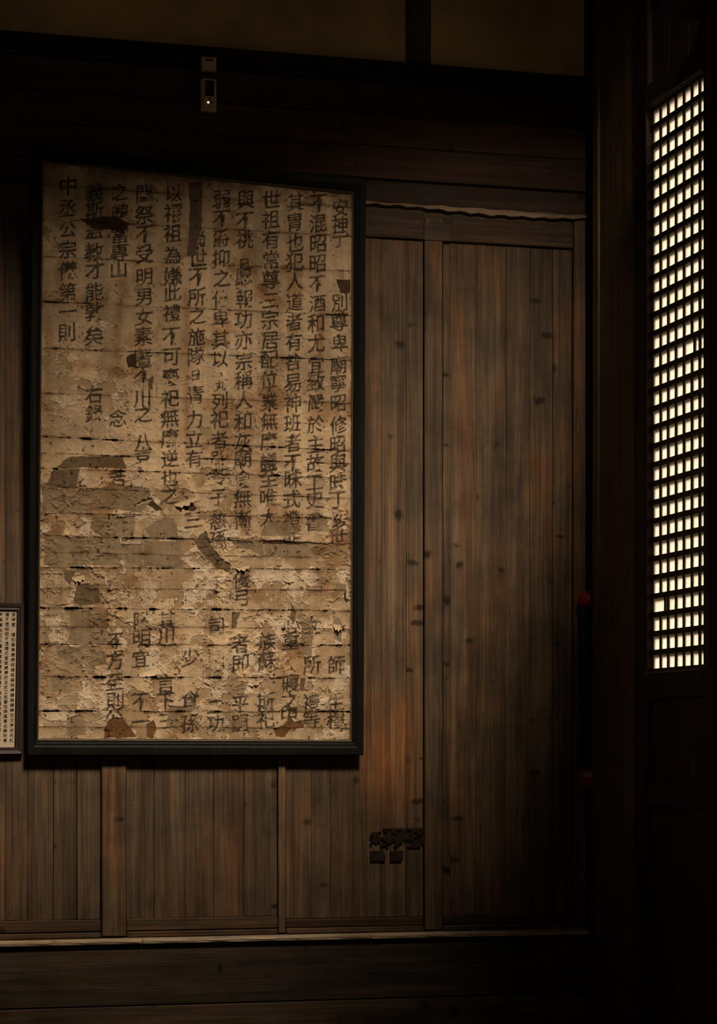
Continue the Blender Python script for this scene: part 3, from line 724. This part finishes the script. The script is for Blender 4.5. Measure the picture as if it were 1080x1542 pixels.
# frame: four mitred rails, each with an inner moulding
OP = [(47, 221), (549, 270), (545.5, 1137), (40, 1137)]
O3 = [PB(p[0], p[1], o_) for p, o_ in zip(OP, OFFS)]
def rails(name, outer, inner, prof, mat, parent):
    for i in range(4):
        j = (i + 1) % 4; vv = []
        for c in (i, j):
            for a, d in prof: vv.append(outer[c].lerp(inner[c], a) + nrm * d)
        n_ = len(prof); ff = [(k, (k + 1) % n_, (k + 1) % n_ + n_, k + n_) for k in range(n_)] + [tuple(range(n_))[::-1], tuple(range(n_, 2 * n_))]
        o = mesh_obj(name, vv, ff, mat, parent)
        bm = bmesh.new(); bm.from_mesh(o.data); bmesh.ops.recalc_face_normals(bm, faces=bm.faces); bm.to_mesh(o.data); bm.free()
I3 = [O3[i].lerp(Q3[i], .90) for i in range(4)]
rails('frame_rail', O3, I3, [(0, -.02), (0, .016), (.06, .020), (.55, .022), (.72, .018), (.8, .021), (.92, .019), (1, .012), (1, -.02)], M['frame'], big)
I4 = [Q3[i].lerp((Q3[0] + Q3[1] + Q3[2] + Q3[3]) / 4, .004) for i in range(4)]
rails('inner_moulding', I3, I4, [(0, -.01), (0, .012), (.25, .014), (.4, .009), (.6, .0085), (.75, .010), (1, .004), (1, -.01)], M['moulding_gold'], big)

# ------------------------------------------------------------------ small framed transcription, cut by the left border
SP = [(-150, 905), (37, 908), (34.5, 1136), (-150, 1138)]
SI = [(-142, 917), (25.5, 920), (22, 1125), (-142, 1127)]
so = [PB(p[0], p[1], .022) for p in SP]; si = [PB(p[0], p[1], .022) for p in SI]
sm_f = empty('framed_transcription', (so[2] + so[3]) / 2)
tag(sm_f, 'small brown-framed cream sheet of tiny columns of characters left of the big frame', 'framed calligraphy')
nrm_keep = nrm; nrm = Vector((0, -1, 0))
rails('frame_rail', so, si, [(0, -.02), (0, .004), (.12, .008), (.5, .006), (.62, .002), (.85, .003), (1, -.002), (1, -.02)], M['frame_red'], sm_f)
mesh_obj('cream_sheet', [p + Vector((0, .006, 0)) for p in si] + [p + Vector((0, .018, 0)) for p in si], [(0, 3, 2, 1), (4, 5, 6, 7), (0, 1, 5, 4), (1, 2, 6, 5), (2, 3, 7, 6), (3, 0, 4, 7)], M['print_paper'], sm_f)
TEXT = ['安神室　禮別尊卑廟嚴昭穆昭與昭齒穆與穆齒世次序夫天然', '禮不混昭昭不混穆尤宜致嚴嚴於主故工史書世宗其胄也祭祀常', '時其胄也犯人道者有咎易神班者不祥式禮非禮生重寢之中',
        '世祖有常尊三宗居配位業無庸議至唯大族蘇斯祀與不祧愿', '報功亦宗稱人和廟食無慚優者即平嗣弱不爵抑之使卑其以列', '祀者雖子慈孫功以禰祖為嫌此禮不可褻祀無庸逆也之其言']
for k, line in enumerate(TEXT):
    vv, ff = [], []; x = 20.5 - 9.7 * k
    for i, ch in enumerate(line):
        if ch == '　': continue
        y = 925.5 + i * (197 / len(line)); co, tr = glyph(ch); b0 = len(vv)
        for g in co: vv.append(PB(x - (y - 925) * .017 + g[0] * 6.4, y - g[1] * 6.2 - g[0] * .7, .0172))
        ff += [tuple(int(q) + b0 for q in t) for t in tr]
    mesh_obj('printed_column', vv, ff, M['ink'], sm_f)['kind'] = 'stuff'
nrm = nrm_keep
bpy.data.objects.remove(_to)

# ------------------------------------------------------------------ thermometer and sensor above the sheet
bo = .028
def plate(name, x0, y0, x1, y1, o0, o1, mat, parent, bev=.002):
    a, b_ = PB(x0, y0, o1), PB(x1, y1, o1); return box(name, (a.x, -o0, a.z), (b_.x, -o1, b_.z), mat, parent, bev, 2)
s1 = empty('wall_sensor', PB(315, 107, bo)); tag(s1, 'small square beige plastic sensor box with a dark slot, just under the plaster', 'sensor')
plate('housing', 303.5, 84.5, 326.5, 107.5, bo, bo + .024, M['plastic'], s1, .004)
plate('slot', 310, 88.5, 321, 92.3, bo + .022, bo + .0245, M['screen'], s1, .0004)
plate('cover_plate', 307, 93.8, 323, 105, bo + .023, bo + .026, M['plastic'], s1, .001)
s2 = empty('thermometer', PB(315, 168, bo)); tag(s2, 'narrow upright beige wall monitor with dark display and lit dot', 'monitor')
plate('housing', 303, 117, 326.5, 168.5, bo, bo + .030, M['plastic'], s2, .006)
plate('face_plate', 306.5, 118.5, 325, 163.5, bo + .028, bo + .034, M['plastic'], s2, .0025)
plate('display', 309, 120.5, 322.8, 145.5, bo + .033, bo + .0352, M['screen'], s2, .0006)
plate('button', 313.5, 147.3, 318, 149.3, bo + .033, bo + .0357, M['screen'], s2, .0006)
plate('keypad', 317, 152.3, 321, 155.8, bo + .033, bo + .0352, M['moulding_gold'], s2, .0004)
plate('indicator_light', 312.6, 152.8, 315.0, 155.2, bo + .033, bo + .0358, M['led'], s2, .0012)
bx_ = box('label_strip', PB(312, 160.5, bo + .034), PB(321, 161.8, bo + .0352), M['moulding_gold'], s2)

# ------------------------------------------------------------------ torn remnants pasted on the planks
def remnant(name, x0, y0, x1, y1, fn, label, lines=False):
    st_ = .7; bm = bmesh.new(); nx = int((x1 - x0) / st_); ny = int((y1 - y0) / st_); V = {}
    def vert(i, j):
        if (i, j) not in V: V[(i, j)] = bm.verts.new(PB(x0 + i * st_, y0 + j * st_, .0105))
        return V[(i, j)]
    for i in range(nx):
        for j in range(ny):
            if fn(x0 + i * st_, y0 + j * st_): bm.faces.new((vert(i, j), vert(i, j + 1), vert(i + 1, j + 1), vert(i + 1, j)))
    r = bmesh.ops.extrude_face_region(bm, geom=bm.faces[:])
    for v in r['geom']:
        if isinstance(v, bmesh.types.BMVert): v.co.y += .0068
    c = sum((v.co for v in bm.verts), Vector()) / len(bm.verts)
    for v in bm.verts: v.co -= c
    bmesh.ops.recalc_face_normals(bm, faces=bm.faces)
    me = bpy.data.meshes.new(name); bm.to_mesh(me); bm.free(); me.materials.append(M['remnant'])
    o = bpy.data.objects.new(name, me); col.objects.link(o); o.location = c; tag(o, label, 'poster scrap')
    return o
A = lambda x, y, s_, k: float(fbm(np.array(float(x)), np.array(float(y)), s_, k, 4, .6))
remnant('poster_remnant', 553, 1247, 640, 1276, lambda x, y: A(x, y, 5.5, 2) < .56 + .06 * (y < 1252) - .0022 * max(0, x - 606) * (y > 1253) - .008 * max(0, 582 - x) - .006 * max(0, y - 1270) and not (x < 576 and y < 1254 - (x - 560) * .2),
        'ragged dark remnant of a torn poster on the planks right of the frame bottom')
def slip(x, y, a, b_):
    return A(x, y, 7, 5) < .70 - .25 * (abs(x - b_) < 4) and a <= x <= b_
remnant('paper_slip', 558, 1281, 581, 1297, lambda x, y: slip(x, y, 558, 581), 'small dark oblong paper slip under the torn remnant, the left of two')
remnant('paper_slip', 588, 1281, 611, 1297, lambda x, y: slip(x, y, 588, 611), 'small dark oblong paper slip under the torn remnant, the right of two')

# ------------------------------------------------------------------ red alarm fittings in the corner
def disc(name, c, r, d0, d1, mat, parent, seg=40, hole=0.0):
    vv, ff = [], []
    for i in range(seg):
        a = 2 * math.pi * i / seg
        for rr, dd in ((r, d0), (r, d1 - .003), (r - .003, d1), (hole, d1 - (.0 if hole else -.002)), (hole, d0)):
            vv.append(c + Vector((rr * math.cos(a), -dd, rr * math.sin(a))))
    for i in range(seg):
        j = (i + 1) % seg
        for k in range(5): ff.append((5 * i + k, 5 * j + k, 5 * j + (k + 1) % 5, 5 * i + (k + 1) % 5))
    return mesh_obj(name, vv, ff, mat, parent, c)
bc = PB(885, 902, .08); bc.y = -.05
bell = empty('alarm_bell', bc); tag(bell, 'dull red round alarm bell high on the black corner post', 'alarm bell')
disc('dome', bc, .022, 0, .028, M['red'], bell)
disc('rim', bc, .031, 0, .016, M['red'], bell, hole=.025)
disc('back_plate', bc, .029, 0, .006, M['red'], bell)
box('clapper', bc + Vector((.003, -.026, -.002)), bc + Vector((.007, -.033, .012)), M['grey_label'], bell, .001)
z1, z0 = PB(885, 915, .08).z, PB(885, 1157, .08).z
cn = empty('conduit', Vector((bc.x, -.05, z0))); tag(cn, 'black cable conduit running down from the red bell to the red box', 'conduit')
def tube(name, x, y, za, zb, r, mat, parent, seg=14):
    vv, ff = [], []
    for i in range(seg):
        a = 2 * math.pi * i / seg; vv += [(x + r * math.cos(a), y + r * math.sin(a), za), (x + r * math.cos(a), y + r * math.sin(a), zb)]
    for i in range(seg):
        j = (i + 1) % seg; ff.append((2 * i, 2 * j, 2 * j + 1, 2 * i + 1))
    ff += [tuple(2 * i for i in range(seg))[::-1], tuple(2 * i + 1 for i in range(seg))]
    o = mesh_obj(name, vv, ff, mat, parent)
    for p in o.data.polygons: p.use_smooth = len(p.vertices) == 4
    return o
tube('tube', bc.x - .010, -.0665, z0, z1, .016, M['conduit'], cn)
for q in (.25, .75): box('clip', (bc.x - .030, -.05, z0 + (z1 - z0) * q), (bc.x + .010, -.0845, z0 + (z1 - z0) * q + .012), M['conduit'], cn, .002)
cb = PB(886, 1170, .08)
call = empty('call_point', Vector((cb.x, -.05, cb.z))); tag(call, 'small square red call box with grey label below the conduit', 'call box')
a, b_ = PB(875, 1158, .08), PB(897, 1183, .08)
box('housing', (a.x, -.0505, a.z), (b_.x, -.085, b_.z), M['red'], call, .004, 2)
a, b_ = PB(879, 1163, .085), PB(896, 1170.5, .085)
box('label_plate', (a.x, -.084, a.z), (b_.x, -.087, b_.z), M['grey_label'], call, .001)
